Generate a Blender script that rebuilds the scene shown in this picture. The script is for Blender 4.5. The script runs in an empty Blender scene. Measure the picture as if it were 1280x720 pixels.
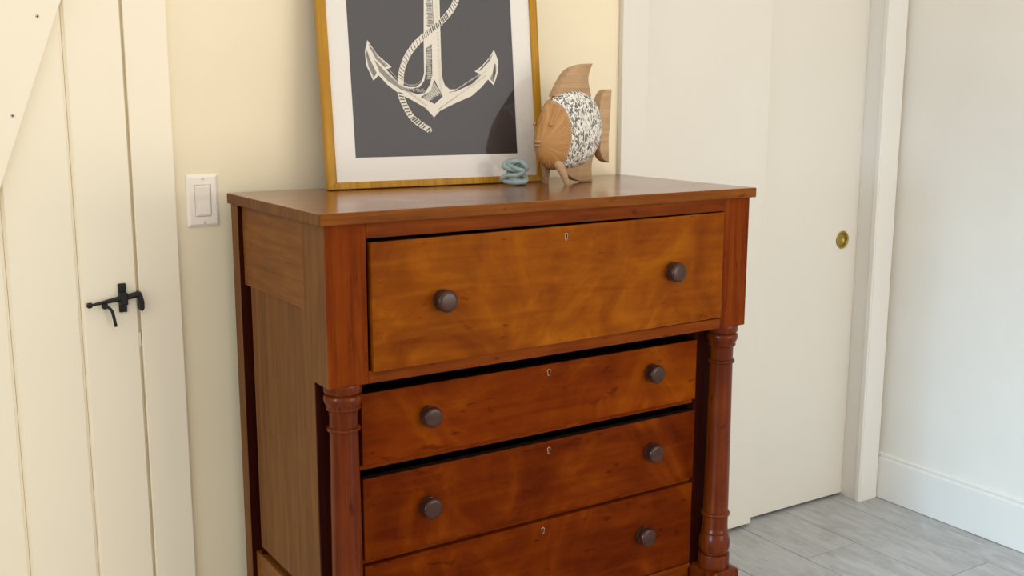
import bpy, bmesh, math, random
from mathutils import Matrix, Vector, Euler
random.seed(7)
C = bpy.context.scene.collection
SC = bpy.context.scene
pi = math.pi

# ------------------------------------------------------------------ camera
yaw, pitch, roll = 0.562728562, 0.177866499, 0.00243332881
cy, sy, cp, sp = math.cos(yaw), math.sin(yaw), math.cos(pitch), math.sin(pitch)
fwd = Vector((sy*cp, cy*cp, -sp)); rgt = Vector((cy, -sy, 0)); upv = rgt.cross(fwd)
cr, sr = math.cos(roll), math.sin(roll)
r2 = rgt*cr + upv*sr; u2 = upv*cr - rgt*sr
cam_d = bpy.data.cameras.new('camera'); cam = bpy.data.objects.new('camera', cam_d); C.objects.link(cam)
cam_d.sensor_width = 36; cam_d.lens = 1327.475/1280*36; cam_d.clip_start = 0.02
cam.matrix_world = Matrix(((r2.x, u2.x, -fwd.x, -0.7237), (r2.y, u2.y, -fwd.y, -2.3547), (r2.z, u2.z, -fwd.z, 1.3946), (0, 0, 0, 1)))
SC.camera = cam

# ------------------------------------------------------------------ light
w = bpy.data.worlds.new('world'); SC.world = w; w.use_nodes = True
bg = w.node_tree.nodes['Background']
bg.inputs[0].default_value = (1.0, 0.955, 0.885, 1); bg.inputs[1].default_value = 1.04

def area(name, loc, target, sx, sy_, power, col):
    d = bpy.data.lights.new(name, 'AREA'); d.shape = 'RECTANGLE'; d.size = sx; d.size_y = sy_
    d.energy = power; d.color = col
    o = bpy.data.objects.new(name, d); C.objects.link(o); o.location = loc
    o.rotation_euler = (Vector(target)-Vector(loc)).to_track_quat('-Z', 'Y').to_euler()
    return o
area('window_light_right', (2.0, -3.6, 0.95), (0.5, 0, 1.2), 1.7, 1.0, 29, (1.0, 0.92, 0.79))
wl = area('window_light_left', (-3.2, -2.1, 1.1), (2.3, -0.75, 0.0), 1.0, 1.0, 6.2, (0.42, 0.72, 1.0))
wl.data.spread = math.radians(34)

vs = SC.view_settings
vs.view_transform = 'Standard'; vs.look = 'None'; vs.gamma = 1; vs.use_curve_mapping = False
vs.exposure = 0.16

# ------------------------------------------------------------------ materials
def nodes_of(name):
    m = bpy.data.materials.new(name); m.use_nodes = True
    nt = m.node_tree; b = nt.nodes['Principled BSDF']
    return m, nt, b
def lin(r, g, b):
    f = lambda c: (c/255/12.92) if c/255 <= 0.04045 else ((c/255+0.055)/1.055)**2.4
    return (f(r), f(g), f(b), 1)
def tex_coord(nt, scale=(1, 1, 1), rand=False):
    tc = nt.nodes.new('ShaderNodeTexCoord'); mp = nt.nodes.new('ShaderNodeMapping')
    mp.inputs['Scale'].default_value = scale
    src = tc.outputs['Object']
    if rand:
        oi = nt.nodes.new('ShaderNodeObjectInfo'); vm = nt.nodes.new('ShaderNodeVectorMath'); vm.operation = 'MULTIPLY_ADD'
        cx = nt.nodes.new('ShaderNodeCombineXYZ')
        for i in range(3): nt.links.new(oi.outputs['Random'], cx.inputs[i])
        nt.links.new(cx.outputs[0], vm.inputs[0]); vm.inputs[1].default_value = (7.3, 11.1, 5.7)
        nt.links.new(src, vm.inputs[2]); src = vm.outputs[0]
    nt.links.new(src, mp.inputs[0])
    return mp.outputs[0]
def noise(nt, vec, scale, detail=4, rough=0.55, dist=0.0):
    n = nt.nodes.new('ShaderNodeTexNoise'); n.inputs['Scale'].default_value = scale
    n.inputs['Detail'].default_value = detail; n.inputs['Roughness'].default_value = rough; n.inputs['Distortion'].default_value = dist
    nt.links.new(vec, n.inputs['Vector']); return n.outputs['Fac']
def ramp(nt, fac, stops):
    r = nt.nodes.new('ShaderNodeValToRGB'); e = r.color_ramp.elements
    while len(e) < len(stops): e.new(0.5)
    for i, (p, c) in enumerate(stops):
        e[i].position = p; e[i].color = c if len(c) == 4 else (*c, 1)
    nt.links.new(fac, r.inputs[0]); return r.outputs[0]
def mix(nt, fac, a, b, mode='MIX'):
    m = nt.nodes.new('ShaderNodeMix'); m.data_type = 'RGBA'; m.blend_type = mode
    for v, s in ((fac, m.inputs[0]), (a, m.inputs[6]), (b, m.inputs[7])):
        if hasattr(v, 'links'): nt.links.new(v, s)
        else: s.default_value = v
    return m.outputs[2]
def bump(nt, b, h, strength=0.2, dist=0.002):
    bn = nt.nodes.new('ShaderNodeBump'); bn.inputs['Strength'].default_value = strength; bn.inputs['Distance'].default_value = dist
    nt.links.new(h, bn.inputs['Height']); nt.links.new(bn.outputs[0], b.inputs['Normal'])

def paint(name, col, rough=0.55, var=0.03, bumpy=0.06):
    m, nt, b = nodes_of(name)
    v = tex_coord(nt)
    n = noise(nt, v, 2.2, 4)
    dk = tuple(c*(1-var*2) for c in col[:3])+(1,)
    nt.links.new(ramp(nt, n, [(0.3, dk), (0.7, col)]), b.inputs['Base Color'])
    b.inputs['Roughness'].default_value = rough
    if bumpy: bump(nt, b, noise(nt, v, 240, 3), bumpy, 0.001)
    return m
def plain(name, col, rough=0.5, metal=0.0):
    m, nt, b = nodes_of(name)
    v = tex_coord(nt); n = noise(nt, v, 60, 3)
    nt.links.new(mix(nt, n, col, tuple(c*0.8 for c in col[:3])+(1,)), b.inputs['Base Color'])
    b.inputs['Roughness'].default_value = rough; b.inputs['Metallic'].default_value = metal
    return m
def wood(name, dark, mid, light, axis='z', rough=0.34, coat=0.25, figure=0.5, specks=0.5, grain=38, spec=0.3):
    m, nt, b = nodes_of(name)
    sc = {'x': (2.2, grain, grain), 'y': (grain, 2.2, grain), 'z': (grain, grain, 2.2)}[axis]
    g = noise(nt, tex_coord(nt, sc, True), 1.6, 6, 0.6, 0.5)
    v1 = tex_coord(nt, (1, 1, 1), True)
    fg = noise(nt, v1, 5.5, 5, 0.6, 1.2)
    base = ramp(nt, g, [(0.28, dark), (0.52, mid), (0.78, light)])
    fig = ramp(nt, fg, [(0.3, dark), (0.55, mid), (0.75, light)])
    colr = mix(nt, figure, base, fig)
    sps = {'x': (0.35, 1, 1), 'y': (1, 0.35, 1), 'z': (1, 1, 0.35)}[axis]
    s = noise(nt, tex_coord(nt, sps, True), 62, 2, 0.5)
    sm = ramp(nt, s, [(0.66, (0, 0, 0)), (0.74, (1, 1, 1))])
    mu = nt.nodes.new('ShaderNodeMath'); mu.operation = 'MULTIPLY'; mu.inputs[1].default_value = specks
    nt.links.new(sm, mu.inputs[0])
    colr = mix(nt, mu.outputs[0], colr, tuple(c*0.25 for c in dark[:3])+(1,))
    nt.links.new(colr, b.inputs['Base Color'])
    rr = nt.nodes.new('ShaderNodeMapRange'); nt.links.new(fg, rr.inputs[0])
    rr.inputs[3].default_value = rough-0.06; rr.inputs[4].default_value = rough+0.1
    nt.links.new(rr.outputs[0], b.inputs['Roughness'])
    b.inputs['Specular IOR Level'].default_value = spec; b.inputs['Coat Weight'].default_value = coat; b.inputs['Coat Roughness'].default_value = 0.16
    bump(nt, b, g, 0.08, 0.001)
    return m

M = {}
M['wall_cream'] = paint('wall_cream_paint', lin(243, 230, 198), 0.6)
M['wall_right'] = paint('wall_pale_paint', lin(234, 230, 221), 0.6)
M['trim'] = paint('trim_white_paint', lin(232, 229, 222), 0.42, 0.015, 0.02)
M['door'] = paint('door_white_paint', lin(246, 236, 212), 0.42, 0.015, 0.03)
M['closet'] = paint('closet_door_paint', lin(227, 222, 211), 0.42, 0.015, 0.02)
M['ceiling'] = paint('ceiling_paint', lin(240, 237, 230), 0.7)
M['plate'] = paint('switch_plastic', lin(246, 236, 222), 0.3, 0.01, 0)
M['black_iron'] = plain('black_iron', lin(9, 9, 10), 0.6, 0.0)
M['hole'] = plain('dark_hole', lin(12, 8, 7), 0.9)
M['brass'] = plain('aged_brass', lin(196, 176, 104), 0.3, 1.0)
M['grout'] = plain('grey_grout', lin(92, 90, 86), 0.9)
M['steel'] = plain('painted_screw', lin(222, 212, 198), 0.4)

# dresser woods
M['w_top'] = wood('cherry_top', lin(92, 48, 16), lin(126, 72, 28), lin(152, 94, 42), 'x', 0.22, 0.4, 0.25, 0.25, 38, 0.4)
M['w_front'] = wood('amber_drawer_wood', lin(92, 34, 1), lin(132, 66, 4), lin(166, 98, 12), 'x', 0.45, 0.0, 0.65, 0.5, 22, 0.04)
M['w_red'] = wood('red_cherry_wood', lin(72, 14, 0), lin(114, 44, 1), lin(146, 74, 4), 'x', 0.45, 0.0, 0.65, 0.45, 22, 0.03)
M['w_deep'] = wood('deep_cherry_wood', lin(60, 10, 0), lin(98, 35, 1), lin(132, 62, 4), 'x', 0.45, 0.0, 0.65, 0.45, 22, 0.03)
M['w_post'] = wood('cherry_post', lin(78, 24, 1), lin(112, 44, 3), lin(134, 66, 8), 'z', 0.45, 0.0, 0.25, 0.4, 38, 0.04)
M['w_rail'] = wood('cherry_rail', lin(80, 28, 2), lin(112, 48, 4), lin(136, 70, 10), 'x', 0.45, 0.0, 0.3, 0.5, 38, 0.05)
M['w_side'] = wood('faded_side_wood', lin(84, 46, 16), lin(108, 66, 26), lin(128, 84, 38), 'z', 0.5, 0.0, 0.2, 0.25, 38, 0.15)
M['w_sidex'] = wood('faded_apron_wood', lin(92, 50, 16), lin(120, 72, 26), lin(142, 92, 40), 'y', 0.5, 0.0, 0.4, 0.25, 38, 0.15)
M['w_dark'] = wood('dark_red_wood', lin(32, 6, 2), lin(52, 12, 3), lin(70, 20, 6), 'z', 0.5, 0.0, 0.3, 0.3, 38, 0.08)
M['w_col'] = wood('column_wood', lin(64, 17, 3), lin(96, 36, 6), lin(126, 60, 14), 'z', 0.28, 0.1, 0.35, 0.6, 38, 0.1)
M['w_edge'] = wood('cherry_top_edge', lin(88, 40, 8), lin(122, 66, 18), lin(146, 88, 30), 'x', 0.45, 0.0, 0.3, 0.4, 38, 0.06)
M['w_inside'] = wood('shade_dark_inner_wood', lin(26, 14, 8), lin(38, 22, 12), lin(48, 30, 18), 'y', 0.8, 0, 0.3, 0.2, 38, 0.05)  # near-black: shade of the drawer gaps put into the wood colour
M['knob'] = wood('dark_knob_wood', lin(34, 15, 9), lin(62, 33, 22), lin(88, 52, 37), 'x', 0.28, 0.12, 0.5, 0.2, 38, 0.25)
M['inlay'] = plain('pale_inlay', lin(196, 146, 104), 0.6)
# picture
M['gold'] = wood('gold_frame_wood', lin(150, 102, 20), lin(182, 132, 32), lin(204, 156, 48), 'z', 0.4, 0.05, 0.2, 0.1, 60, 0.25)
M['mat'] = paint('mat_board', lin(238, 232, 224), 0.8, 0.01, 0)
M['art'] = paint('charcoal_print', lin(50, 44, 46), 0.75, 0.06, 0)
M['cream_ink'] = paint('cream_ink', lin(240, 232, 216), 0.8, 0.05, 0)
M['grey_ink'] = paint('grey_ink', lin(150, 142, 132), 0.8, 0.1, 0)
def glass_mat():
    m = bpy.data.materials.new('picture_glass'); m.use_nodes = True; nt = m.node_tree; nt.nodes.clear()
    out = nt.nodes.new('ShaderNodeOutputMaterial'); t = nt.nodes.new('ShaderNodeBsdfTransparent'); g = nt.nodes.new('ShaderNodeBsdfGlossy')
    g.inputs['Roughness'].default_value = 0.0
    ge = nt.nodes.new('ShaderNodeNewGeometry'); d = nt.nodes.new('ShaderNodeVectorMath'); d.operation = 'DOT_PRODUCT'
    nt.links.new(ge.outputs['Normal'], d.inputs[0]); nt.links.new(ge.outputs['Incoming'], d.inputs[1])
    def mth(op, a, b=0.0):
        n = nt.nodes.new('ShaderNodeMath'); n.operation = op
        for v, s in ((a, n.inputs[0]), (b, n.inputs[1])):
            if hasattr(v, 'links'): nt.links.new(v, s)
            else: s.default_value = v
        return n.outputs[0]
    f = mth('POWER', mth('SUBTRACT', 1.0, mth('ABSOLUTE', d.outputs['Value'])), 5.0)
    f = mth('ADD', mth('MULTIPLY', f, 0.957), 0.043)
    mx = nt.nodes.new('ShaderNodeMixShader'); nt.links.new(f, mx.inputs[0]); nt.links.new(t.outputs[0], mx.inputs[1]); nt.links.new(g.outputs[0], mx.inputs[2])
    nt.links.new(mx.outputs[0], out.inputs[0]); return m
M['glass'] = glass_mat()
# fish
M['fin'] = wood('pale_carved_wood', lin(146, 112, 78), lin(184, 150, 112), lin(208, 178, 140), 'x', 0.6, 0, 0.5, 0.15, 60)
def face_mat():
    m, nt, b = nodes_of('tan_face_wood')
    tc = nt.nodes.new('ShaderNodeTexCoord'); sx = nt.nodes.new('ShaderNodeSeparateXYZ'); nt.links.new(tc.outputs['Object'], sx.inputs[0])
    def mth(op, a, b=0.0):
        n = nt.nodes.new('ShaderNodeMath'); n.operation = op
        for v, s in ((a, n.inputs[0]), (b, n.inputs[1])):
            if hasattr(v, 'links'): nt.links.new(v, s)
            else: s.default_value = v
        return n.outputs[0]
    ang = mth('ARCTAN2', mth('SUBTRACT', sx.outputs[2], 0.1), mth('ADD', sx.outputs[0], 0.074))
    rad = mth('MULTIPLY', sx.outputs[0], 14.0)
    cx = nt.nodes.new('ShaderNodeCombineXYZ'); nt.links.new(mth('MULTIPLY', ang, 26.0), cx.inputs[0]); nt.links.new(rad, cx.inputs[1])
    n = noise(nt, cx.outputs[0], 1.0, 4, 0.6)
    nt.links.new(ramp(nt, n, [(0.25, lin(140, 94, 46)), (0.5, lin(176, 126, 70)), (0.66, lin(188, 140, 84)), (0.8, lin(214, 174, 120))]), b.inputs['Base Color'])
    b.inputs['Roughness'].default_value = 0.6
    bump(nt, b, n, 0.35, 0.0012); return m
M['face'] = face_mat()
def speckle_mat():
    m, nt, b = nodes_of('white_grey_speckle')
    v = tex_coord(nt, (1.25, 1.25, 0.75))
    n = noise(nt, v, 105, 2.0, 0.5, 1.6)
    nt.links.new(ramp(nt, n, [(0.38, lin(92, 92, 92)), (0.46, lin(124, 122, 118)), (0.505, lin(226, 222, 212)), (0.7, lin(242, 238, 230))]), b.inputs['Base Color'])
    b.inputs['Roughness'].default_value = 0.75; bump(nt, b, n, 0.7, 0.004); return m
M['speckle'] = speckle_mat()
def knot_mat():
    m, nt, b = nodes_of('frosted_aqua_glass')
    v = tex_coord(nt); n = noise(nt, v, 60, 3)
    nt.links.new(ramp(nt, n, [(0.3, lin(148, 170, 167)), (0.7, lin(178, 196, 192))]), b.inputs['Base Color'])
    b.inputs['Roughness'].default_value = 0.32; b.inputs['Transmission Weight'].default_value = 0.3
    b.inputs['Subsurface Weight'].default_value = 0.2; b.inputs['Subsurface Radius'].default_value = (0.01, 0.012, 0.012)
    return m
M['aqua'] = knot_mat()
def tile_mat():
    m, nt, b = nodes_of('grey_wood_look_tile')
    g = noise(nt, tex_coord(nt, (34, 3.4, 34), True), 1.6, 8, 0.7, 1.0)
    f = noise(nt, tex_coord(nt, (1, 0.4, 1), True), 15, 8, 0.72, 0.8)
    c1 = ramp(nt, g, [(0.25, lin(130, 130, 130)), (0.5, lin(174, 176, 178)), (0.75, lin(204, 206, 208))])
    c2 = ramp(nt, f, [(0.3, lin(140, 139, 136)), (0.52, lin(176, 178, 179)), (0.72, lin(206, 208, 209))])
    nt.links.new(mix(nt, 0.55, c1, c2), b.inputs['Base Color'])
    b.inputs['Roughness'].default_value = 0.42; bump(nt, b, g, 0.1, 0.001); return m
M['tile'] = tile_mat()

# ------------------------------------------------------------------ mesh helpers
def box(bm, x0, x1, y0, y1, z0, z1, bev=0.0, seg=2, rot=None, piv=None):
    t = bmesh.new()
    bmesh.ops.create_cube(t, size=1, matrix=Matrix.Translation(((x0+x1)/2, (y0+y1)/2, (z0+z1)/2)) @ Matrix.Diagonal((x1-x0, y1-y0, z1-z0, 1)))
    if bev: bmesh.ops.bevel(t, geom=t.edges[:], offset=bev, segments=seg, profile=0.5, affect='EDGES')
    if rot is not None: bmesh.ops.rotate(t, verts=t.verts, cent=piv or (0, 0, 0), matrix=rot)
    join(bm, t); return bm
def join(bm, t):
    me = bpy.data.meshes.new('tmp'); t.to_mesh(me); t.free(); bm.from_mesh(me); bpy.data.meshes.remove(me)
def prism(bm, pts, d0, d1, plane='xz', bev=0.0):
    """closed 2D outline extruded between d0 and d1 on the remaining axis"""
    t = bmesh.new()
    def P(a, b, d): return {'xz': (a, d, b), 'yz': (d, a, b), 'xy': (a, b, d)}[plane]
    v0 = [t.verts.new(P(a, b, d0)) for a, b in pts]; v1 = [t.verts.new(P(a, b, d1)) for a, b in pts]
    n = len(pts)
    caps = [t.faces.new(v0), t.faces.new(v1[::-1])]
    for i in range(n): t.faces.new((v0[i], v1[i], v1[(i+1) % n], v0[(i+1) % n]))
    bmesh.ops.recalc_face_normals(t, faces=t.faces)
    if bev:
        bmesh.ops.bevel(t, geom=[e for f in caps for e in f.edges], offset=bev, segments=2, profile=0.5, affect='EDGES')
    join(bm, t); return bm
def lathe(bm, prof, n=32, axis='z', cen=(0, 0, 0)):
    t = bmesh.new(); rings = []
    def P(r, h, a):
        c, s = r*math.cos(a), r*math.sin(a)
        p = {'z': (c, s, h), 'y': (c, h, s)}[axis]
        return (p[0]+cen[0], p[1]+cen[1], p[2]+cen[2])
    for r, h in prof:
        rings.append([t.verts.new(P(max(r, 1e-5), h, 2*pi*i/n)) for i in range(n)])
    for a, b in zip(rings, rings[1:]):
        for i in range(n): t.faces.new((a[i], a[(i+1) % n], b[(i+1) % n], b[i]))
    t.faces.new(rings[0]); t.faces.new(rings[-1])
    bmesh.ops.recalc_face_normals(t, faces=t.faces)
    join(bm, t); return bm
def tube(bm, pts, r, n=12, closed=False, flat=1.0):
    pts = [Vector(p) for p in pts]; rs = r if isinstance(r, (list, tuple)) else [r]*len(pts)
    t = bmesh.new(); rings = []; N = len(pts); up = None
    for i, p in enumerate(pts):
        a = pts[(i-1) % N] if (closed or i > 0) else p; b = pts[(i+1) % N] if (closed or i < N-1) else p
        d = (b-a).normalized()
        if up is None: up = d.orthogonal().normalized()
        up = (up - d*up.dot(d)).normalized(); s = d.cross(up)
        rings.append([t.verts.new(p + up*rs[i]*math.cos(2*pi*k/n) + s*rs[i]*flat*math.sin(2*pi*k/n)) for k in range(n)])
    m = N if closed else N-1
    for i in range(m):
        A, B = rings[i], rings[(i+1) % N]; off = 0
        if closed and i == N-1:
            off = min(range(n), key=lambda o: sum((A[k].co-B[(k+o) % n].co).length for k in range(n)))
        for k in range(n): t.faces.new((A[k], A[(k+1) % n], B[(k+1+off) % n], B[(k+off) % n]))
    if not closed: t.faces.new(rings[0]); t.faces.new(rings[-1])
    bmesh.ops.recalc_face_normals(t, faces=t.faces)
    join(bm, t); return bm
def obj(name, bm, mats, parent=None, smooth=False, angle=35):
    me = bpy.data.meshes.new(name); bm.to_mesh(me); bm.free()
    for m in (mats if isinstance(mats, (list, tuple)) else [mats]): me.materials.append(m)
    if smooth:
        me.polygons.foreach_set('use_smooth', [True]*len(me.polygons))
        try: me.set_sharp_from_angle(angle=math.radians(angle))
        except Exception: pass
    o = bpy.data.objects.new(name, me); C.objects.link(o)
    if parent: o.parent = parent
    return o
def thing(name, label, cat, loc=(0, 0, 0), rz=0.0):
    o = bpy.data.objects.new(name, None); C.objects.link(o); o.empty_display_size = 0.05
    o.location = loc; o.rotation_euler = (0, 0, rz); o['label'] = label; o['category'] = cat
    return o
def struct(name, bm, mats, label=None, parent=None):
    o = obj(name, bm, mats, parent)
    if not parent: o['kind'] = 'structure'
    if label: o['label'] = label
    return o
def spline(pts, n=8, closed=False):
    out = []; N = len(pts); V = [Vector(p) for p in pts]
    for i in range(N if closed else N-1):
        g = lambda k: V[k % N] if closed else V[max(0, min(N-1, k))]
        p0, p1, p2, p3 = g(i-1), g(i), g(i+1), g(i+2)
        for k in range(n):
            t = k/n
            out.append(0.5*((2*p1)+(p2-p0)*t+(2*p0-5*p1+4*p2-p3)*t*t+(3*p1-p0-3*p2+p3)*t**3))
    if not closed: out.append(V[-1])
    return [tuple(p) for p in out]

# ------------------------------------------------------------------ room shell
XR = 2.295
fl = struct('floor', box(bmesh.new(), -3.0, 2.42, -4.6, 0.75, -0.08, -0.003), M['grout'], 'grey wood-look plank tile floor')
PW, PL, GR = 0.2266, 0.92, 0.0024
def tile_mesh(wd, ln):
    b = bmesh.new(); box(b, GR/2, wd-GR/2, GR/2, ln-GR/2, -0.012, 0.0, 0.0012, 1)
    me = bpy.data.meshes.new('floor_tile'); b.to_mesh(me); b.free(); me.materials.append(M['tile']); return me
cache = {}
def put_tile(x, wd, y0, y1):
    k = (round(wd, 4), round(y1-y0, 4))
    if k not in cache: cache[k] = tile_mesh(wd, y1-y0)
    o = bpy.data.objects.new('floor_tile', cache[k]); C.objects.link(o); o.parent = fl; o.location = (x, y0, 0)
joint0 = {0: -0.244+0.311, 1: -0.244, 2: -0.555}
for k in range(-20, 4):
    x = 1.4537 + k*PW
    wd = min(PW, XR-x)
    if x < -1.7: continue
    y = joint0[k % 3] if k < 3 else -0.866
    while y < 0.7: y += PL
    top = 0.70
    while top > -2.9:
        lo = y-PL
        put_tile(x, wd, lo, min(y, top)) if min(y, top)-lo > 0.02 else None
        y = lo; top = lo
b = bmesh.new()
box(b, -3.0, 1.182, 0, 0.12, 0, 2.5); box(b, 2.206, 2.42, 0, 0.12, 0, 2.5); box(b, 1.182, 2.206, 0, 0.12, 2.06, 2.5)
struct('wall_back', b, M['wall_cream'], 'cream painted wall behind the chest of drawers')
struct('wall_right', box(bmesh.new(), XR, 2.42, -2.6, 0.0, 0, 2.5), M['wall_right'], 'pale bare wall on the right above the tall white baseboard')
b = bmesh.new()
box(b, 1.06, 2.42, 0.12, 0.75, 2.5, 2.56); box(b, 1.06, 2.42, 0.70, 0.75, 0, 2.5); box(b, 1.06, 1.10, 0.12, 0.70, 0, 2.5); box(b, 2.38, 2.42, 0.12, 0.70, 0, 2.5)
struct('wall_closet', b, M['wall_right'])
# baseboards
def baseboard(name, x0, x1, y0, y1, side):
    if side == 'right':
        pr = [(XR, 0.002), (2.2815, 0.002), (2.2815, 0.146), (2.2838, 0.1495), (2.2872, 0.151), (2.2872, 0.155), (2.2848, 0.1575), (2.2848, 0.162), (2.288, 0.166), (XR, 0.166)]
        return prism(bmesh.new(), pr, y0, y1, 'xz')
    return box(bmesh.new(), x0, x1, y0, y1, 0.002, 0.166, 0.003)
struct('baseboard_right', baseboard('', 0, 0, -2.6, -0.0005, 'right'), M['trim'], 'tall white moulded baseboard along the right wall')
struct('baseboard_back', baseboard('', -0.108, 1.102, -0.014, 0.0, 'back'), M['trim'])
# casings and jambs
def casing(x0, x1, y0, z1):
    b = bmesh.new(); box(b, x0, x1, y0, 0.0, 0.0, z1, 0.0025); return b
struct('trim_1', casing(-0.2, -0.1105, -0.012, 2.13), M['door'], 'flat white casing board beside the plank door').name = 'trim_1'
t1 = bpy.data.objects['trim_1']
struct('trim_2', casing(1.104, 1.194, -0.018, 2.15), M['closet'], 'white closet casing behind the right end of the chest')
b = casing(2.185, 2.279, -0.018, 2.15); box(b, 2.190, 2.2765, -0.0205, -0.016, 0.0, 2.148, 0.002)
struct('trim_3', b, M['trim'], 'white closet casing in the corner next to the right wall')
struct('trim_4', box(bmesh.new(), 1.194, 2.185, -0.018, 0.0, 2.05, 2.15, 0.0025), M['trim'])
b = bmesh.new(); box(b, 2.194, 2.206, 0.0, 0.12, 0, 2.06); struct('trim_5', b, M['trim'])
b = bmesh.new(); box(b, 1.182, 1.194, 0.0, 0.12, 0, 2.06); struct('trim_6', b, M['trim'])
struct('trim_7', box(bmesh.new(), -1.09, -0.2, -0.012, 0.0, 2.04, 2.13, 0.0025), M['door'])
struct('trim_8', casing(-1.09, -1.002, -0.012, 2.04), M['door'])

# left plank door
d1 = struct('door_1', box(bmesh.new(), -1.0, -0.2065, -0.004, -0.0005, 0.012, 2.036), M['door'], 'white plank door with a diagonal brace and black thumb latch')
xs = [-0.2065, -0.3205, -0.458, -0.5955, -0.733, -0.8705, -1.0]
for a, c in zip(xs[1:], xs):
    t = bmesh.new()
    prism(t, [(a+0.0006, -0.003), (a+0.0006, -0.007), (a+0.0066, -0.013), (c-0.0066, -0.013), (c-0.0006, -0.007), (c-0.0006, -0.003)] if c < -0.21 else
          [(a+0.0006, -0.003), (a+0.0006, -0.007), (a+0.0066, -0.013), (c-0.001, -0.013), (c, -0.012), (c, -0.003)], 0.012, 2.036, 'xy')
    obj('plank', t, M['door'], d1)
def bx(z): return -0.3279+(z-1.5621)/2.685
t = bmesh.new(); prism(t, [(bx(0.27), 0.27), (bx(1.77), 1.77), (bx(1.77)-0.15, 1.77), (bx(0.27)-0.15, 0.27)], -0.013, -0.031, 'xz', 0.002)
br = obj('brace', t, M['door'], d1)
obj('rail', box(bmesh.new(), -0.985, -0.222, -0.031, -0.013, 1.772, 1.90, 0.002), M['door'], d1)
obj('rail', box(bmesh.new(), -0.985, -0.222, -0.031, -0.013, 0.14, 0.268, 0.002), M['door'], d1)
for x, z in ((-0.3665, 1.549), (-0.4255, 1.356)):
    s = obj('screw', lathe(bmesh.new(), [(0.0042, 0.0), (0.0042, 0.0006), (0.0018, 0.0008)], 16, 'y', (x, -0.0318, z)), M['steel'], br, True)
    s2 = bmesh.new(); lathe(s2, [(0.0017, 0), (0.0017, 0.0008)], 12, 'y', (x, -0.0324, z)); me = s.data
    tmp = bmesh.new(); tmp.from_mesh(me); n0 = len(tmp.faces); join(tmp, s2); tmp.faces.ensure_lookup_table()
    for f in tmp.faces[n0:]: f.material_index = 1
    tmp.to_mesh(me); tmp.free(); me.materials.append(M['hole'])
# black latch on the plank door
Y = -0.026
b = bmesh.new()
tube(b, [(-0.300, Y, 0.9610), (-0.275, Y, 0.9645), (-0.240, Y, 0.9695), (-0.2045, Y, 0.9755)], [0.0026, 0.0040, 0.0062, 0.0066], 10)
tube(b, [(-0.3115, Y, 0.9597), (-0.309, Y, 0.960), (-0.302, Y, 0.961), (-0.2995, Y, 0.9612)], [0.003, 0.006, 0.006, 0.003], 12)
lt = obj('latch', b, M['black_iron'], d1, True); lt['label'] = 'black iron thumb latch bar'
b = bmesh.new(); box(b, -0.2445, -0.2285, -0.0205, -0.0125, 0.938, 1.0, 0.001); box(b, -0.2445, -0.2285, -0.0345, -0.0195, 0.955, 0.982, 0.002)
obj('latch_plate', b, M['black_iron'], lt)
b = bmesh.new()
tube(b, spline([(-0.279, Y, 0.957), (-0.270, Y-0.004, 0.954), (-0.2635, Y-0.008, 0.946), (-0.2605, Y-0.008, 0.934), (-0.2565, Y-0.006, 0.911)], 4), 0.0033, 8)
tube(b, [(-0.276, Y+0.002, 0.956), (-0.276, Y-0.006, 0.956)], 0.0062, 10); tube(b, [(-0.272, -0.0125, 0.957), (-0.272, Y, 0.957)], 0.004, 8)
obj('thumb_lever', b, M['black_iron'], lt, True)
b = bmesh.new(); prism(b, [(-0.2065, 0.981), (-0.2005, 0.980), (-0.1975, 0.972), (-0.1945, 0.958), (-0.195, 0.944), (-0.199, 0.938), (-0.2045, 0.941), (-0.2045, 0.968)], -0.012, -0.032, 'xz', 0.0015)
o = obj('latch_catch', b, M['black_iron'], t1); o['label'] = 'black iron catch of the door latch'
b = bmesh.new(); box(b, -0.2064, -0.2022, -0.011, -0.002, 0.857, 0.888, 0.0004)
obj('strike', b, M['door'], t1)

# sliding closet doors
d2 = struct('door_2', box(bmesh.new(), 1.20, 1.715, 0.030, 0.060, 0.011, 2.052, 0.0015), M['closet'], 'front sliding closet door, plain white, half hidden by the chest')
cupx, cupz, HR = 2.1215, 0.9225, 0.0245
t = bmesh.new()
hx = [1.56, 2.1935]; hz = [0.011, 2.052]; Yf, Yb = 0.064, 0.094
fv = [t.verts.new(p) for p in ((hx[0], Yf, hz[0]), (hx[1], Yf, hz[0]), (hx[1], Yf, hz[1]), (hx[0], Yf, hz[1]))]
bv = [t.verts.new((v.co.x, Yb, v.co.z)) for v in fv]
c0 = [t.verts.new((cupx+HR*math.cos(2*pi*i/40), Yf, cupz+HR*math.sin(2*pi*i/40))) for i in range(40)]
c1 = [t.verts.new((v.co.x, Yf+0.014, v.co.z)) for v in c0]
ed = [t.edges.new((fv[i], fv[(i+1) % 4])) for i in range(4)] + [t.edges.new((c0[i], c0[(i+1) % 40])) for i in range(40)]
bmesh.ops.triangle_fill(t, use_beauty=True, use_dissolve=False, edges=ed)
for i in range(4): t.faces.new((fv[i], bv[i], bv[(i+1) % 4], fv[(i+1) % 4]))
for i in range(40): t.faces.new((c0[i], c1[i], c1[(i+1) % 40], c0[(i+1) % 40]))
t.faces.new(bv); t.faces.new(c1)
bmesh.ops.recalc_face_normals(t, faces=t.faces)
d3 = struct('door_3', t, M['closet'], 'rear sliding closet door with the round brass finger pull')
b = bmesh.new()
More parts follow.
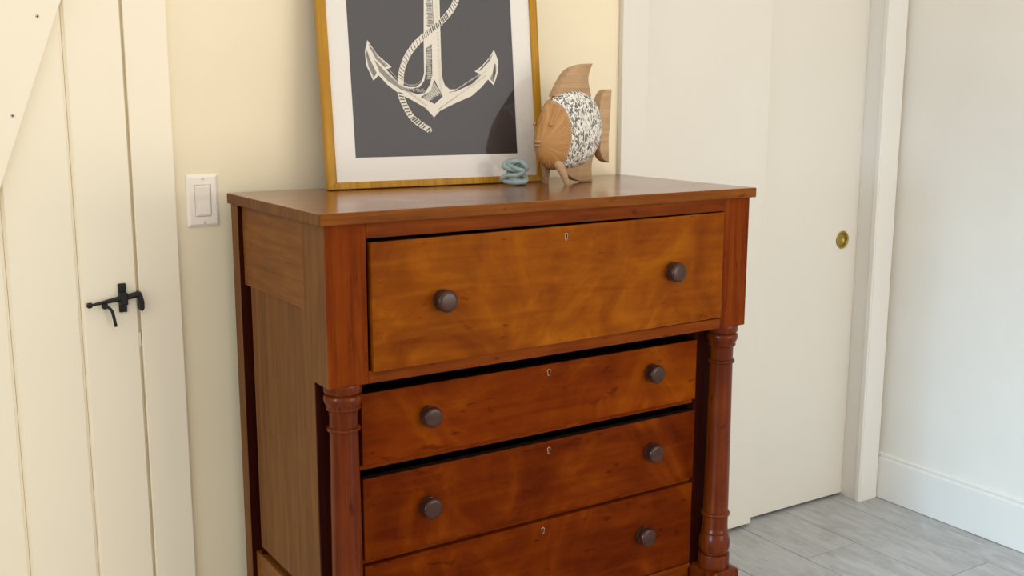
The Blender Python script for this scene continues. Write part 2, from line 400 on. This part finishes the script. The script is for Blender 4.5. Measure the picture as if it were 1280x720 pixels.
lathe(b, [(0.0, 0.0100), (0.0170, 0.0100), (0.0205, 0.0094), (0.0222, 0.0070), (0.0228, 0.0010), (0.0242, -0.0016), (0.0272, -0.0026), (0.0298, -0.0020), (0.0308, -0.0002), (0.0300, -0.0002), (0.0240, 0.0004), (0.0236, 0.0110), (0.0, 0.0112)], 44, 'y', (cupx, 0.0638, cupz))
pull = obj('finger_pull', b, M['brass'], d3, True); pull['label'] = 'round recessed brass finger pull'

# light switch
sw = thing('light_switch', 'cream rocker light switch on the cream wall left of the chest of drawers', 'light switch', (-0.0505, 0.0, 1.1675))
b = bmesh.new(); hw, hh = 0.0352, 0.0578
t = bmesh.new()
fr = [(-hw, -hh), (hw, -hh), (hw, hh), (-hw, hh)]; inn = [(-hw+0.006, -hh+0.006), (hw-0.006, -hh+0.006), (hw-0.006, hh-0.006), (-hw+0.006, hh-0.006)]
hol = [(-0.0185, -0.0355), (0.0185, -0.0355), (0.0185, 0.0355), (-0.0185, 0.0355)]
R0 = [t.verts.new((x, -0.0002, z)) for x, z in fr]; R1 = [t.verts.new((x, -0.0022, z)) for x, z in fr]; R2 = [t.verts.new((x, -0.0062, z)) for x, z in inn]
R3 = [t.verts.new((x, -0.0062, z)) for x, z in hol]; R4 = [t.verts.new((x, -0.0030, z)) for x, z in hol]
for A, B in ((R0, R1), (R1, R2), (R2, R3), (R3, R4)):
    for i in range(4): t.faces.new((A[i], A[(i+1) % 4], B[(i+1) % 4], B[i]))
t.faces.new(R4)
bmesh.ops.recalc_face_normals(t, faces=t.faces); join(b, t)
obj('wall_plate', b, M['plate'], sw)
b = bmesh.new(); box(b, -0.0172, 0.0172, -0.0068, -0.0030, -0.0342, 0.0342, 0.001)
obj('rocker_bezel', b, M['plate'], sw)
b = bmesh.new(); prism(b, [(-0.0062, -0.0318), (-0.0082, -0.031), (-0.0072, 0.0), (-0.0098, 0.031), (-0.0062, 0.0318)], -0.0146, 0.0146, 'yz', 0.0006)
obj('rocker', b, M['plate'], sw)
for zz in (0.0482, -0.0482):
    s = obj('screw', lathe(bmesh.new(), [(0.0032, 0.0), (0.0032, -0.0007), (0.0022, -0.0012)], 16, 'y', (0.001, -0.0061, zz)), M['steel'], sw, True)

# ------------------------------------------------------------------ chest of drawers
TH = 0.0172341578
CX, CYL = 0.553, 0.2575
co, si = math.cos(TH), math.sin(TH)
DR = thing('chest_of_drawers', 'antique cherry wood chest of drawers with turned front columns and dark knobs', 'chest of drawers',
           (co*CX-si*CYL, -0.557+si*CX+co*CYL, 0), TH)
def dp(name, bm, mat, parent=None, smooth=False, label=None):
    bmesh.ops.translate(bm, verts=bm.verts, vec=(-CX, -CYL, 0))
    o = obj(name, bm, mat, parent or DR, smooth)
    if label: o['label'] = label
    return o
W = 1.106
def mir(x0, x1, s): return (x0, x1) if s == 0 else (W-x1, W-x0)
TZ = 1.1856
b = bmesh.new(); box(b, 0, W, 0, 0.515, TZ-0.0228, TZ, 0.0022, 2); b.normal_update()
for f in b.faces:
    if f.normal.z < 0.9: f.material_index = 1 if abs(f.normal.x) < 0.6 else 2
dp('top', b, [M['w_top'], M['w_edge'], M['w_side']])
for s in (0, 1):
    x0, x1 = mir(0.0115, 0.095, s)
    b = box(bmesh.new(), x0, x1, 0.010, 0.1135, 0.854, TZ-0.0228, 0.0015); b.normal_update()
    for f in b.faces:
        if f.normal.x*(1 if s else -1) > 0.9: f.material_index = 1
    dp('corner_post', b, [M['w_post'], M['w_side']])
    x0, x1 = mir(0.0115, 0.03, s)
    dp('side_apron', box(bmesh.new(), x0, x1, 0.1137, 0.4525, 0.989, TZ-0.0228, 0.0015), M['w_sidex'])
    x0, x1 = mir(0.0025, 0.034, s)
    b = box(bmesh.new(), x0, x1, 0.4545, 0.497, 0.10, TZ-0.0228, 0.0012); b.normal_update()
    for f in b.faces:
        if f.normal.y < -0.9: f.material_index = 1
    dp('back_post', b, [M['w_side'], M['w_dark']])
    x0, x1 = mir(0.0145, 0.034, s)
    dp('side_panel', box(bmesh.new(), x0, x1, 0.0845, 0.4235, 0.390, 0.9895, 0.001), M['w_side'])
    x0, x1 = mir(0.0115, 0.034, s)
    dp('side_rail', box(bmesh.new(), x0, x1, 0.083, 0.452, 0.12, 0.369, 0.0015), M['w_sidex'])
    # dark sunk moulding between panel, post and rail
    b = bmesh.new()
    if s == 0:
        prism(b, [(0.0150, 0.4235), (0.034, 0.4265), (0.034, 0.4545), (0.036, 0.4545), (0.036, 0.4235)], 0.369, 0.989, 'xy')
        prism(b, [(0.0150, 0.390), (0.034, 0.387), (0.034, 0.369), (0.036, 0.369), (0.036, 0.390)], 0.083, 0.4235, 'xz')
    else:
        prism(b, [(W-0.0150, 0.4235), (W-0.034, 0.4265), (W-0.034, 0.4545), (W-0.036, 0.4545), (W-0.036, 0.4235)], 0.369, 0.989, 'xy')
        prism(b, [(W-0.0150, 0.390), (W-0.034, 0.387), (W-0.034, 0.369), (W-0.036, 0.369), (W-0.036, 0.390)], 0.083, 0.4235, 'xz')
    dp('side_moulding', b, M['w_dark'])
    x0, x1 = mir(0.0150, 0.1045, s)
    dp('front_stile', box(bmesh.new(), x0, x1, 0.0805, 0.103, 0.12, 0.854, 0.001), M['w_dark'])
    # column
    xc = 0.0545 if s == 0 else W-0.0535
    prof = [(0.0, 0.8555), (0.0368, 0.8555), (0.0372, 0.8535), (0.0372, 0.8405), (0.0362, 0.8385), (0.0305, 0.8378), (0.0310, 0.8362), (0.0362, 0.8325),
            (0.0376, 0.8280), (0.0374, 0.8230), (0.0356, 0.8170), (0.0328, 0.8120), (0.0322, 0.8095), (0.0334, 0.8080), (0.0334, 0.8050), (0.0300, 0.8030),
            (0.0284, 0.8000), (0.0278, 0.7900), (0.0277, 0.7700), (0.0300, 0.7692), (0.0322, 0.7675), (0.0326, 0.7650), (0.0322, 0.7625), (0.0300, 0.7608), (0.0278, 0.7600),
            (0.0284, 0.7000), (0.0296, 0.5800), (0.0306, 0.4600), (0.0312, 0.3790), (0.0338, 0.3782), (0.0354, 0.3762), (0.0358, 0.3735), (0.0354, 0.3708), (0.0336, 0.3690), (0.0314, 0.3680),
            (0.0314, 0.3400), (0.0322, 0.3320), (0.0340, 0.3290), (0.0340, 0.3255), (0.0330, 0.3230), (0.0350, 0.3180), (0.0378, 0.3080), (0.0392, 0.2960), (0.0384, 0.2850), (0.0352, 0.2760),
            (0.0310, 0.2735), (0.0310, 0.2692), (0.0378, 0.2685), (0.0386, 0.2665), (0.0386, 0.2380), (0.0380, 0.2335), (0.0, 0.2335)]
    b = bmesh.new(); lathe(b, prof, 40, 'z', (xc, 0.042, 0)); dp('column', b, M['w_col'], smooth=True)
    x0, x1 = mir(0.009, 0.098, s)
    b = bmesh.new(); prism(b, [(x0, 0.13), (x0, 0.222), (x0+0.004, 0.230), (x0+0.012, 0.2338), (x1-0.012, 0.2338), (x1-0.004, 0.230), (x1, 0.222), (x1, 0.13)], -0.004, 0.083, 'xz', 0.003)
    dp('plinth', b, M['w_col'])
    for yy in (0.045, 0.455):
        b = bmesh.new(); lathe(b, [(0.0, 0.13), (0.034, 0.13), (0.036, 0.122), (0.026, 0.112), (0.03, 0.10), (0.043, 0.075), (0.046, 0.055), (0.04, 0.03), (0.026, 0.012), (0.022, 0.0), (0.0, 0.0)], 28, 'z', (xc if yy < 0.2 else (0.04 if s == 0 else W-0.04), yy, 0))
        dp('foot', b, M['w_col'], smooth=True)
b = bmesh.new(); box(b, 0.095, 1.012-0.0, 0.010, 0.090, 1.1338, TZ-0.0228, 0.001); dp('top_rail', b, M['w_rail'])
b = bmesh.new(); box(b, 0.095, 1.012-0.0, 0.010, 0.088, 0.854, 0.8785, 0.001); dp('lower_rail', b, M['w_rail'])
for z0, z1 in ((0.6545, 0.664), (0.4535, 0.4620)):
    b = bmesh.new(); box(b, 0.100, 1.005, 0.0855, 0.12, z0, z1, 0.0006); dp('drawer_rail', b, M['w_red'])
b = bmesh.new(); box(b, 0.100, 1.005, 0.0805, 0.105, 0.13, 0.2385, 0.001); box(b, 0.100, 1.005, 0.0745, 0.084, 0.226, 0.2372, 0.002)
dp('base_rail', b, M['w_rail'])
b = bmesh.new(); box(b, 0.02, W-0.02, 0.492, 0.5, 0.13, TZ-0.0228); dp('back_panel', b, M['w_inside'])
b = bmesh.new(); box(b, 0.034, W-0.034, 0.105, 0.492, 0.13, 0.142); dp('bottom_board', b, M['w_inside'])

# knob and keyhole meshes
kb = bmesh.new()
lathe(kb, [(0.0, 0.0), (0.0190, 0.0), (0.0204, -0.0015), (0.0206, -0.0040), (0.0196, -0.0064), (0.0146, -0.0076), (0.0130, -0.0098), (0.0146, -0.0120), (0.0196, -0.0128),
           (0.0212, -0.0148), (0.0216, -0.0185), (0.0212, -0.0225), (0.0200, -0.0252), (0.0180, -0.0266), (0.0140, -0.0272), (0.0070, -0.0275), (0.0, -0.0276)], 36, 'y')
def knob(x, y, z, parent, sc=1.0):
    o = obj('knob', kb.copy(), M['knob'], parent, True, 50)
    o.location = (x-CX, y-CYL, z); o.scale = (sc, sc, sc); return o
def keyhole(x, y, z, parent, sc=1.0):
    out, inn = [], []
    for R, r, h, L in ((0.0062, 0.0042, 0.0095, out), (0.0040, 0.0024, 0.0082, inn)):
        for i in range(13):
            a = -0.22*pi + i*(1.44*pi)/12
            L.append((R*math.cos(a), 0.005+R*math.sin(a)))
        L += [(-r, -h), (-r*0.4, -h-0.0016), (r*0.4, -h-0.0016), (r, -h)]
    b = bmesh.new(); prism(b, [(x+p[0]*sc, z+p[1]*sc) for p in out], y+0.002, y-0.0007, 'xz'); n0 = len(b.faces)
    prism(b, [(x+p[0]*sc, z+p[1]*sc) for p in inn], y+0.002, y-0.0010, 'xz'); b.faces.ensure_lookup_table()
    for f in b.faces[n0:]: f.material_index = 1
    return dp('keyhole', b, [M['inlay'], M['hole']], parent)
def drawer(x0, x1, z0, z1, yf, mat, knobs, kh, tilt=0.0, box_top=None, shade_top=True):
    b = bmesh.new()
    box(b, x0, x1, yf, yf+0.02, z0, z1, 0.0016)
    zt = (box_top or z1)-0.012
    box(b, x0+0.012, x0+0.024, yf+0.0195, 0.46, z0+0.004, zt); box(b, x1-0.024, x1-0.012, yf+0.0195, 0.46, z0+0.004, zt)
    box(b, x0+0.024, x1-0.024, 0.448, 0.46, z0+0.004, zt); box(b, x0+0.024, x1-0.024, yf+0.0195, 0.448, z0+0.006, z0+0.014)
    b.normal_update()
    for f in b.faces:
        if (shade_top and f.normal.z > 0.9) or f.calc_center_median().y > yf+0.019: f.material_index = 1  # top faces take the near-black wood too, as painted gap shade
    if tilt: bmesh.ops.rotate(b, verts=b.verts, cent=((x0+x1)/2, yf, (z0+z1)/2), matrix=Matrix.Rotation(tilt, 3, 'Y'))
    d = dp('drawer', b, [mat, M['w_inside']])
    for kx, kz, ks in knobs: knob(kx, yf, kz, d, ks)
    keyhole(kh[0], yf, kh[1], d, 0.7)
    return d
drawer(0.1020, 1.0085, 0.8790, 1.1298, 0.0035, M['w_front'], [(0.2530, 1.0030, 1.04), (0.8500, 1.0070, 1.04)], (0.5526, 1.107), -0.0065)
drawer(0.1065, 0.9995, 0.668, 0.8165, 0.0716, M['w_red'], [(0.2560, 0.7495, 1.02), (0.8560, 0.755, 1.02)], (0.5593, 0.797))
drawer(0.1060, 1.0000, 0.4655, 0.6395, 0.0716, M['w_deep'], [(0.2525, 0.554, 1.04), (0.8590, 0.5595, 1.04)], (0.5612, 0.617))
drawer(0.1060, 1.0000, 0.2410, 0.4520, 0.0730, M['w_deep'], [(0.2600, 0.3510, 1.04), (0.8420, 0.3523, 1.04)], (0.5477, 0.4295), shade_top=False)
kb.free()

# ------------------------------------------------------------------ framed anchor print leaning on the wall
PF = thing('framed_picture', 'gold framed white anchor print on charcoal leaning on the wall atop the chest', 'picture', (0.203, -0.1137, TZ+0.0024))
PF.rotation_euler = Euler((-math.radians(6.0), 0, -0.0378), 'XYZ')
FW, FH, FB = 0.571, 0.87, 0.0203
# local x = along the frame, local z = up the frame, local -y = towards the room; front face at y = 0, back at 0.022
def rail(pts): return prism(bmesh.new(), pts, 0.0, 0.022, 'xz', 0.0012)
obj('frame_rail', rail([(0, 0), (FW, 0), (FW-FB, FB*0.78), (FB, FB*0.78)]), M['gold'], PF)
obj('frame_rail', rail([(0, FH), (FB, FH-FB), (FW-FB, FH-FB), (FW, FH)]), M['gold'], PF)
obj('frame_rail', rail([(0, 0), (FB, FB*0.78), (FB, FH-FB), (0, FH)]), M['gold'], PF)
obj('frame_rail', rail([(FW, 0), (FW, FH), (FW-FB, FH-FB), (FW-FB, FB*0.78)]), M['gold'], PF)
AX0, AX1, AZ0, AZ1 = 0.0705, 0.4985, 0.0704, 0.80
b = bmesh.new()
i0, i1, j0, j1 = FB-0.004, FW-FB+0.004, FB*0.78-0.004, FH-FB+0.004
for x0, x1, z0, z1 in ((i0, AX0, j0, j1), (AX1, i1, j0, j1), (AX0, AX1, j0, AZ0), (AX0, AX1, AZ1, j1)): box(b, x0, x1, 0.0055, 0.0075, z0, z1)
obj('mat_board', b, M['mat'], PF)
pr = obj('print', box(bmesh.new(), AX0-0.01, AX1+0.01, 0.0076, 0.0090, AZ0-0.01, AZ1+0.01), M['art'], PF)
obj('backing_board', box(bmesh.new(), i0, i1, 0.0095, 0.0205, j0, j1), M['w_inside'], PF)
gl = obj('glass', box(bmesh.new(), i0, i1, 0.0030, 0.0048, j0, j1), M['glass'], PF)
SIL = [(0.1174, 0.3366),(0.1099, 0.3117),(0.1107, 0.2802),(0.1261, 0.2452),(0.1402, 0.2571),(0.1612, 0.2354),(0.1901, 0.215),(0.2198, 0.2012),(0.2548, 0.1825),(0.2754, 0.1604),(0.2911, 0.1753),(0.3349, 0.1941),(0.3792, 0.2108),(0.4079, 0.2324),(0.4267, 0.2508),(0.4415, 0.2365),(0.4544, 0.2665),(0.4578, 0.2955),(0.4471, 0.3227),(0.4343, 0.3047),(0.4109, 0.2827),(0.3909, 0.2696),(0.4069, 0.2621),(0.3811, 0.2418),(0.3476, 0.2273),(0.3208, 0.2262),(0.3081, 0.2365),(0.3024, 0.2552),(0.3024, 0.2974),(0.3095, 0.4374),(0.2656, 0.4353),(0.2588, 0.329),(0.2558, 0.264),(0.2482, 0.243),(0.233, 0.2313),(0.214, 0.2312),(0.1916, 0.238),(0.1595, 0.271),(0.1739, 0.2767),(0.1408, 0.3034)]
ROPE = [(0.3527, 0.4417),(0.3377, 0.4153),(0.3095, 0.3863),(0.271, 0.3571),(0.2383, 0.3308),(0.2134, 0.3003),(0.1986, 0.2679),(0.1943, 0.2403),(0.193, 0.2136),(0.2034, 0.185),(0.2221, 0.1571),(0.261, 0.1309)]
BAND = [(0.2798, 0.3319),(0.2769, 0.2596),(0.2686, 0.2362),(0.2544, 0.2175),(0.236, 0.2137),(0.2159, 0.2211),(0.1937, 0.2311),(0.2215, 0.2276),(0.2423, 0.2314),(0.2546, 0.2454),(0.2599, 0.2641),(0.2641, 0.2967),(0.2646, 0.3222)]
DIAM = [(0.281, 0.2503),(0.3011, 0.2092),(0.2789, 0.1918),(0.2434, 0.2082),(0.2704, 0.2222)]
SHADE = [(0.2687, 0.4355),(0.289, 0.4364),(0.2849, 0.3715),(0.2639, 0.3592)]
FLUKELA = [(0.1198, 0.3291), (0.1405, 0.2988), (0.1665, 0.2789), (0.1563, 0.2755), (0.1352, 0.2942), (0.1244, 0.3166)]
FLUKELB = [(0.1149, 0.3141), (0.1204, 0.2939), (0.1356, 0.2625), (0.1274, 0.2511), (0.1155, 0.278), (0.1122, 0.3028)]
FLUKERA = [(0.4449, 0.3145), (0.4338, 0.2951), (0.4075, 0.2717), (0.3992, 0.2706), (0.4192, 0.2829)]
FLUKERB = [(0.4474, 0.2905), (0.4511, 0.2858), (0.4501, 0.2689), (0.4408, 0.2447), (0.4313, 0.2528), (0.4404, 0.2664)]
ARMR = [(0.4329, 0.2807),(0.404, 0.2587),(0.3756, 0.2418),(0.3365, 0.2216),(0.3149, 0.2177),(0.3476, 0.2264),(0.3809, 0.2394),(0.4085, 0.2612)]
ARML = [(0.1303, 0.2941),(0.1581, 0.2651),(0.1914, 0.2347),(0.2208, 0.2174),(0.1958, 0.2242),(0.1618, 0.2446),(0.1432, 0.2649)]
SIL = SIL[:29] + [(0.3115, 0.60), (0.345, 0.60), (0.345, 0.625), (0.3120, 0.628), (0.3125, 0.70), (0.2650, 0.70), (0.2650, 0.628), (0.232, 0.625), (0.232, 0.60), (0.2655, 0.60)] + SIL[30:]
ab = bmesh.new()
def flat(pts, lvl, mi):
    y = 0.0076 - 0.00006*lvl
    vs_ = [ab.verts.new((x, y, z)) for x, z in pts]
    f = ab.faces.new(vs_); f.normal_update(); f.material_index = mi
    if f.normal.y > 0: f.normal_flip()
def strip(pts, wd, lvl, mi, scallop=0.0):
    P = [Vector(p) for p in pts]; L, R_ = [], []
    for i, p in enumerate(P):
        d = (P[min(i+1, len(P)-1)]-P[max(i-1, 0)]).normalized(); n = Vector((-d.y, d.x)); k = wd/2*(1+scallop*(1 if i % 2 else -1))
        L.append(p+n*k); R_.append(p-n*k)
    y = 0.0076 - 0.00006*lvl
    for i in range(len(P)-1):
        q = [ab.verts.new((v[0], y, v[1])) for v in (L[i], L[i+1], R_[i+1], R_[i])]
        f = ab.faces.new(q); f.normal_update(); f.material_index = mi
        if f.normal.y > 0: f.normal_flip()
RP = spline([(0.375, 0.53), (0.366, 0.485)] + ROPE, 8)
cut = [i for i, p in enumerate(RP) if p[1] < 0.238][0]
# rope behind the arm (lower tail), then anchor, then rope in front of the shank
strip(RP[cut-4:], 0.0145, 1, 0, 0.09)
flat(SIL, 2, 0)
# dark engraving on the anchor
flat(BAND, 3, 1); flat(DIAM, 3, 1)
flat([(x+0.0005, z) for x, z in ARMR], 3, 1); flat(ARML, 3, 2)
for P in (FLUKELA, FLUKELB, FLUKERA, FLUKERB): flat(P, 3, 2)
rnd = random.Random(3)
def hatch(p0, p1, q0, q1, n, wd, mi, lvl=4, jit=0.25):
    for i in range(n):
        t = (i+rnd.uniform(-jit, jit))/n
        a = Vector(p0).lerp(Vector(p1), t); c = Vector(q0).lerp(Vector(q1), t)
        d = (c-a); s, e = rnd.uniform(0.0, 0.25), rnd.uniform(0.75, 1.0)
        strip([tuple(a+d*s), tuple(a+d*e)], wd*rnd.uniform(0.6, 1.3), lvl, mi)
hatch((0.2685, 0.372), (0.2700, 0.60), (0.2875, 0.372), (0.2890, 0.60), 120, 0.0011, 1)      # shank, shaded half
strip([(0.2865, 0.36), (0.2900, 0.60)], 0.0012, 5, 1)
hatch((0.292, 0.30), (0.296, 0.60), (0.300, 0.30), (0.305, 0.60), 70, 0.0005, 2)
hatch((0.260, 0.250), (0.2640, 0.328), (0.2760, 0.252), (0.2800, 0.330), 40, 0.0008, 0)        # light strokes in the dark band
hatch((0.196, 0.232), (0.252, 0.228), (0.200, 0.226), (0.262, 0.214), 22, 0.0006, 0)
hatch((0.248, 0.208), (0.280, 0.246), (0.268, 0.198), (0.298, 0.214), 26, 0.0009, 0)          # crown
hatch((0.315, 0.212), (0.425, 0.272), (0.330, 0.222), (0.431, 0.281), 26, 0.0007, 0)
for P, n in ((FLUKELA, 20), (FLUKERA, 20)):
    hatch(P[0], P[2], P[-1], P[3], n, 0.0007, 1)
for P, n in ((FLUKELB, 22), (FLUKERB, 20)):
    hatch(P[0], P[2], P[-1], P[3], n, 0.0007, 1)
hatch((0.137, 0.283), (0.262, 0.189), (0.143, 0.262), (0.258, 0.184), 90, 0.0005, 2)
hatch((0.285, 0.176), (0.425, 0.258), (0.292, 0.183), (0.418, 0.263), 80, 0.0005, 2)
hatch((0.300, 0.205), (0.305, 0.300), (0.293, 0.215), (0.291, 0.300), 40, 0.0004, 2)
strip([(0.1405, 0.3034), (0.16, 0.279), (0.19, 0.2455), (0.214, 0.236), (0.233, 0.2365), (0.2482, 0.247)], 0.0008, 5, 0)
# rope in front
strip(RP[:cut+1], 0.0140, 6, 0, 0.09)
acc = 0.0
for i in range(0, len(RP)-1):
    p, q = Vector(RP[i]), Vector(RP[i+1]); acc += (q-p).length
    if cut-3 <= i < cut+6 or acc < 0.0052: continue
    acc = 0.0; d = (q-p).normalized(); n = Vector((-d.y, d.x))
    near = 0.36 < q.y < 0.40 or i > cut
    strip([tuple(p - n*0.0056 - d*0.0020), tuple(p - n*0.001), tuple(p + n*0.0056 + d*0.0030)], 0.0030*rnd.uniform(0.75, 1.2) if near else 0.0022, 8, 1 if near or rnd.random() < 0.5 else 2)
p = Vector(RP[-1])
for k in range(7):
    a = -0.9 + 0.3*k + rnd.uniform(-.1, .1)
    strip([tuple(p), tuple(p+Vector((math.cos(a), math.sin(a)))*0.007)], 0.0012, 2, 0)
# ring at the head of the anchor
ring = [(0.288+0.024*math.cos(a), 0.722+0.024*math.sin(a)) for a in [2*pi*i/24 for i in range(25)]]
strip(ring, 0.008, 2, 0)
dr = obj('anchor_drawing', ab, [M['cream_ink'], M['art'], M['grey_ink']], pr)
dr['label'] = 'cream engraved anchor with a twisted rope'

# ------------------------------------------------------------------ carved fish
FI = thing('carved_fish', 'carved wooden fish figure with a white speckled body standing right of the picture', 'figurine', (0.75, -0.221, TZ), math.radians(15))
OUT = spline([(-0.018, 0.211), (-0.048, 0.166), (-0.064, 0.128), (-0.0695, 0.1), (-0.060, 0.070), (-0.036, 0.047), (0.0, 0.036), (0.05, 0.036), (0.1, 0.047), (0.138, 0.074),
              (0.156, 0.105), (0.161, 0.14), (0.149, 0.18), (0.119, 0.211), (0.075, 0.225), (0.025, 0.225)], 4, True)
SCn, ZCn, TT = 0.045, 0.128, 0.042
def lens(grow=1.0):
    t = bmesh.new(); n = len(OUT); rows = []; K = 18
    for j in range(1, K):
        th = pi*j/K; rr = math.sin(th)**0.85
        rows.append([t.verts.new((SCn+(p[0]-SCn)*rr*grow, -TT*math.cos(th)*grow, ZCn+(p[1]-ZCn)*rr*grow)) for p in OUT])
    a = t.verts.new((SCn, -TT*grow, ZCn)); c = t.verts.new((SCn, TT*grow, ZCn))
    for A, B in zip(rows, rows[1:]):
        for i in range(n): t.faces.new((A[i], A[(i+1) % n], B[(i+1) % n], B[i]))
    for i in range(n):
        t.faces.new((a, rows[0][(i+1) % n], rows[0][i])); t.faces.new((c, rows[-1][i], rows[-1][(i+1) % n]))
    bmesh.ops.recalc_face_normals(t, faces=t.faces); return t
body = obj('body', lens(), M['speckle'], FI, True, 80); body['label'] = 'white and grey speckled fish body'
EDGE = [(-0.040, 0.205), (-0.014, 0.180), (-0.002, 0.150), (0.0005, 0.118), (-0.002, 0.088), (-0.008, 0.062), (-0.018, 0.040)]
def front(grow, shift):
    t = lens(grow)
    for (s0, z0), (s1, z1) in zip(EDGE, EDGE[1:]):
        n = Vector((z0-z1, 0, s1-s0)).normalized()
        r = bmesh.ops.bisect_plane(t, geom=t.verts[:]+t.edges[:]+t.faces[:], plane_co=Vector((s0, 0, z0))+n*shift, plane_no=n, clear_outer=True)
        ed = [e for e in r['geom_cut'] if isinstance(e, bmesh.types.BMEdge)]
        if ed: bmesh.ops.edgeloop_fill(t, edges=ed)
    bmesh.ops.recalc_face_normals(t, faces=t.faces); return t
obj('face_rim', front(1.032, 0.0055), M['fin'], FI, True, 40)
fc = obj('face', front(1.040, -0.0015), M['face'], FI, True, 40); fc['label'] = 'tan fish face carved with radiating lines'
for s in (-1, 1):
    b = bmesh.new(); bmesh.ops.create_uvsphere(b, u_segments=14, v_segments=10, radius=0.0047, matrix=Matrix.Translation((-0.0525, s*0.0262, 0.1452)))
    obj('eye', b, M['face'], fc, True, 80)
b = bmesh.new()
for dz, sc_ in ((0.0042, 1.0), (-0.0042, 0.85)):
    bmesh.ops.create_uvsphere(b, u_segments=14, v_segments=8, radius=1, matrix=Matrix.Translation((-0.0742, 0, 0.1005+dz)) @ Matrix.Diagonal((0.006*sc_, 0.0125*sc_, 0.0035, 1)))
obj('mouth', b, M['fin'], fc, True, 80)
b = bmesh.new(); tube(b, spline([(-0.020, 0, 0.2135), (-0.0515, 0, 0.167), (-0.0685, 0, 0.128), (-0.0735, 0, 0.108)], 5), [0.002]*16, 8)
obj('ridge', b, M['face'], fc, True, 80)
def fin(name, pts, th, mat=None, bev=0.003):
    return obj(name, prism(bmesh.new(), pts, -th/2, th/2, 'xz', bev), mat or M['fin'], FI, True, 40)
fin('dorsal_fin', spline([(-0.0205, 0.212), (0.004, 0.2455), (0.030, 0.271), (0.0532, 0.2815), (0.090, 0.2885), (0.121, 0.2908)], 4) + spline([(0.112, 0.278), (0.1055, 0.262), (0.105, 0.245), (0.116, 0.215)], 4) + [(0.11, 0.19), (0.05, 0.20), (0.0, 0.20)], 0.024)
fin('tail_fin', spline([(0.1985, 0.2285), (0.178, 0.2278), (0.163, 0.217), (0.153, 0.2), (0.151, 0.185)], 4) + [(0.145, 0.15), (0.148, 0.115)] + spline([(0.156, 0.098), (0.154, 0.080), (0.160, 0.064), (0.172, 0.052), (0.1925, 0.0448)], 4) + spline([(0.1915, 0.075), (0.1905, 0.112), (0.1945, 0.14), (0.1952, 0.17), (0.1965, 0.2)], 3), 0.024)
fin('anal_fin', spline([(0.140, 0.078), (0.127, 0.055), (0.1235, 0.030), (0.1285, 0.0006)], 4) + spline([(0.104, 0.0012), (0.080, 0.0035), (0.055, 0.010), (0.030, 0.022), (0.012, 0.036)], 4) + [(0.03, 0.055), (0.10, 0.07)], 0.022)
for s in (-1, 1):
    t = bmesh.new(); rings = []
    for zz, sc0, tt, hs, ht in ((0.062, -0.020, 0.015, 0.015, 0.011), (0.048, -0.017, 0.021, 0.0145, 0.0115), (0.030, -0.010, 0.0275, 0.0115, 0.0095), (0.012, -0.004, 0.032, 0.0088, 0.0075), (0.0002, -0.001, 0.0340, 0.0072, 0.0062)):
        rings.append([t.verts.new((sc0+hs*math.cos(2*pi*k/10), s*tt+ht*math.sin(2*pi*k/10), zz)) for k in range(10)])
    for A, B in zip(rings, rings[1:]):
        for k in range(10): t.faces.new((A[k], A[(k+1) % 10], B[(k+1) % 10], B[k]))
    t.faces.new(rings[0]); t.faces.new(rings[-1]); bmesh.ops.recalc_face_normals(t, faces=t.faces)
    obj('pectoral_fin', t, M['fin'], FI, True, 50)

# ------------------------------------------------------------------ aqua glass knot
KN = thing('glass_knot', 'small frosted aqua glass knot in front of the picture corner beside the fish', 'ornament', (0.6465, -0.1945, TZ), -0.62)
b = bmesh.new()
pts = spline([(-0.020, -0.004, 0.0105), (0.000, -0.013, 0.0085), (0.022, -0.006, 0.011), (0.019, 0.004, 0.022), (0.004, -0.008, 0.034), (-0.018, -0.010, 0.041), (-0.023, 0.000, 0.047), (-0.010, 0.008, 0.054),
              (0.006, 0.002, 0.055), (0.021, -0.007, 0.047), (0.024, -0.004, 0.037), (0.008, 0.008, 0.034), (-0.012, 0.006, 0.030), (-0.010, -0.006, 0.020), (0.004, -0.010, 0.0125), (0.020, 0.006, 0.0085),
              (0.002, 0.013, 0.0085), (-0.012, 0.010, 0.026), (0.004, 0.004, 0.044), (0.014, 0.006, 0.050), (0.002, -0.009, 0.055), (-0.014, -0.008, 0.049), (0.002, -0.013, 0.038), (0.018, -0.009, 0.033), (0.004, -0.012, 0.024), (-0.016, -0.009, 0.023), (-0.026, -0.005, 0.017)], 7, True)
zmin = min(p[2] for p in pts)
pts = [(p[0]*1.12, p[1]*1.1, (p[2]-zmin)*1.08+0.0070) for p in pts]
tube(b, pts, 0.0072, 12, True, 0.85)
obj('knot', b, M['aqua'], KN, True, 80)
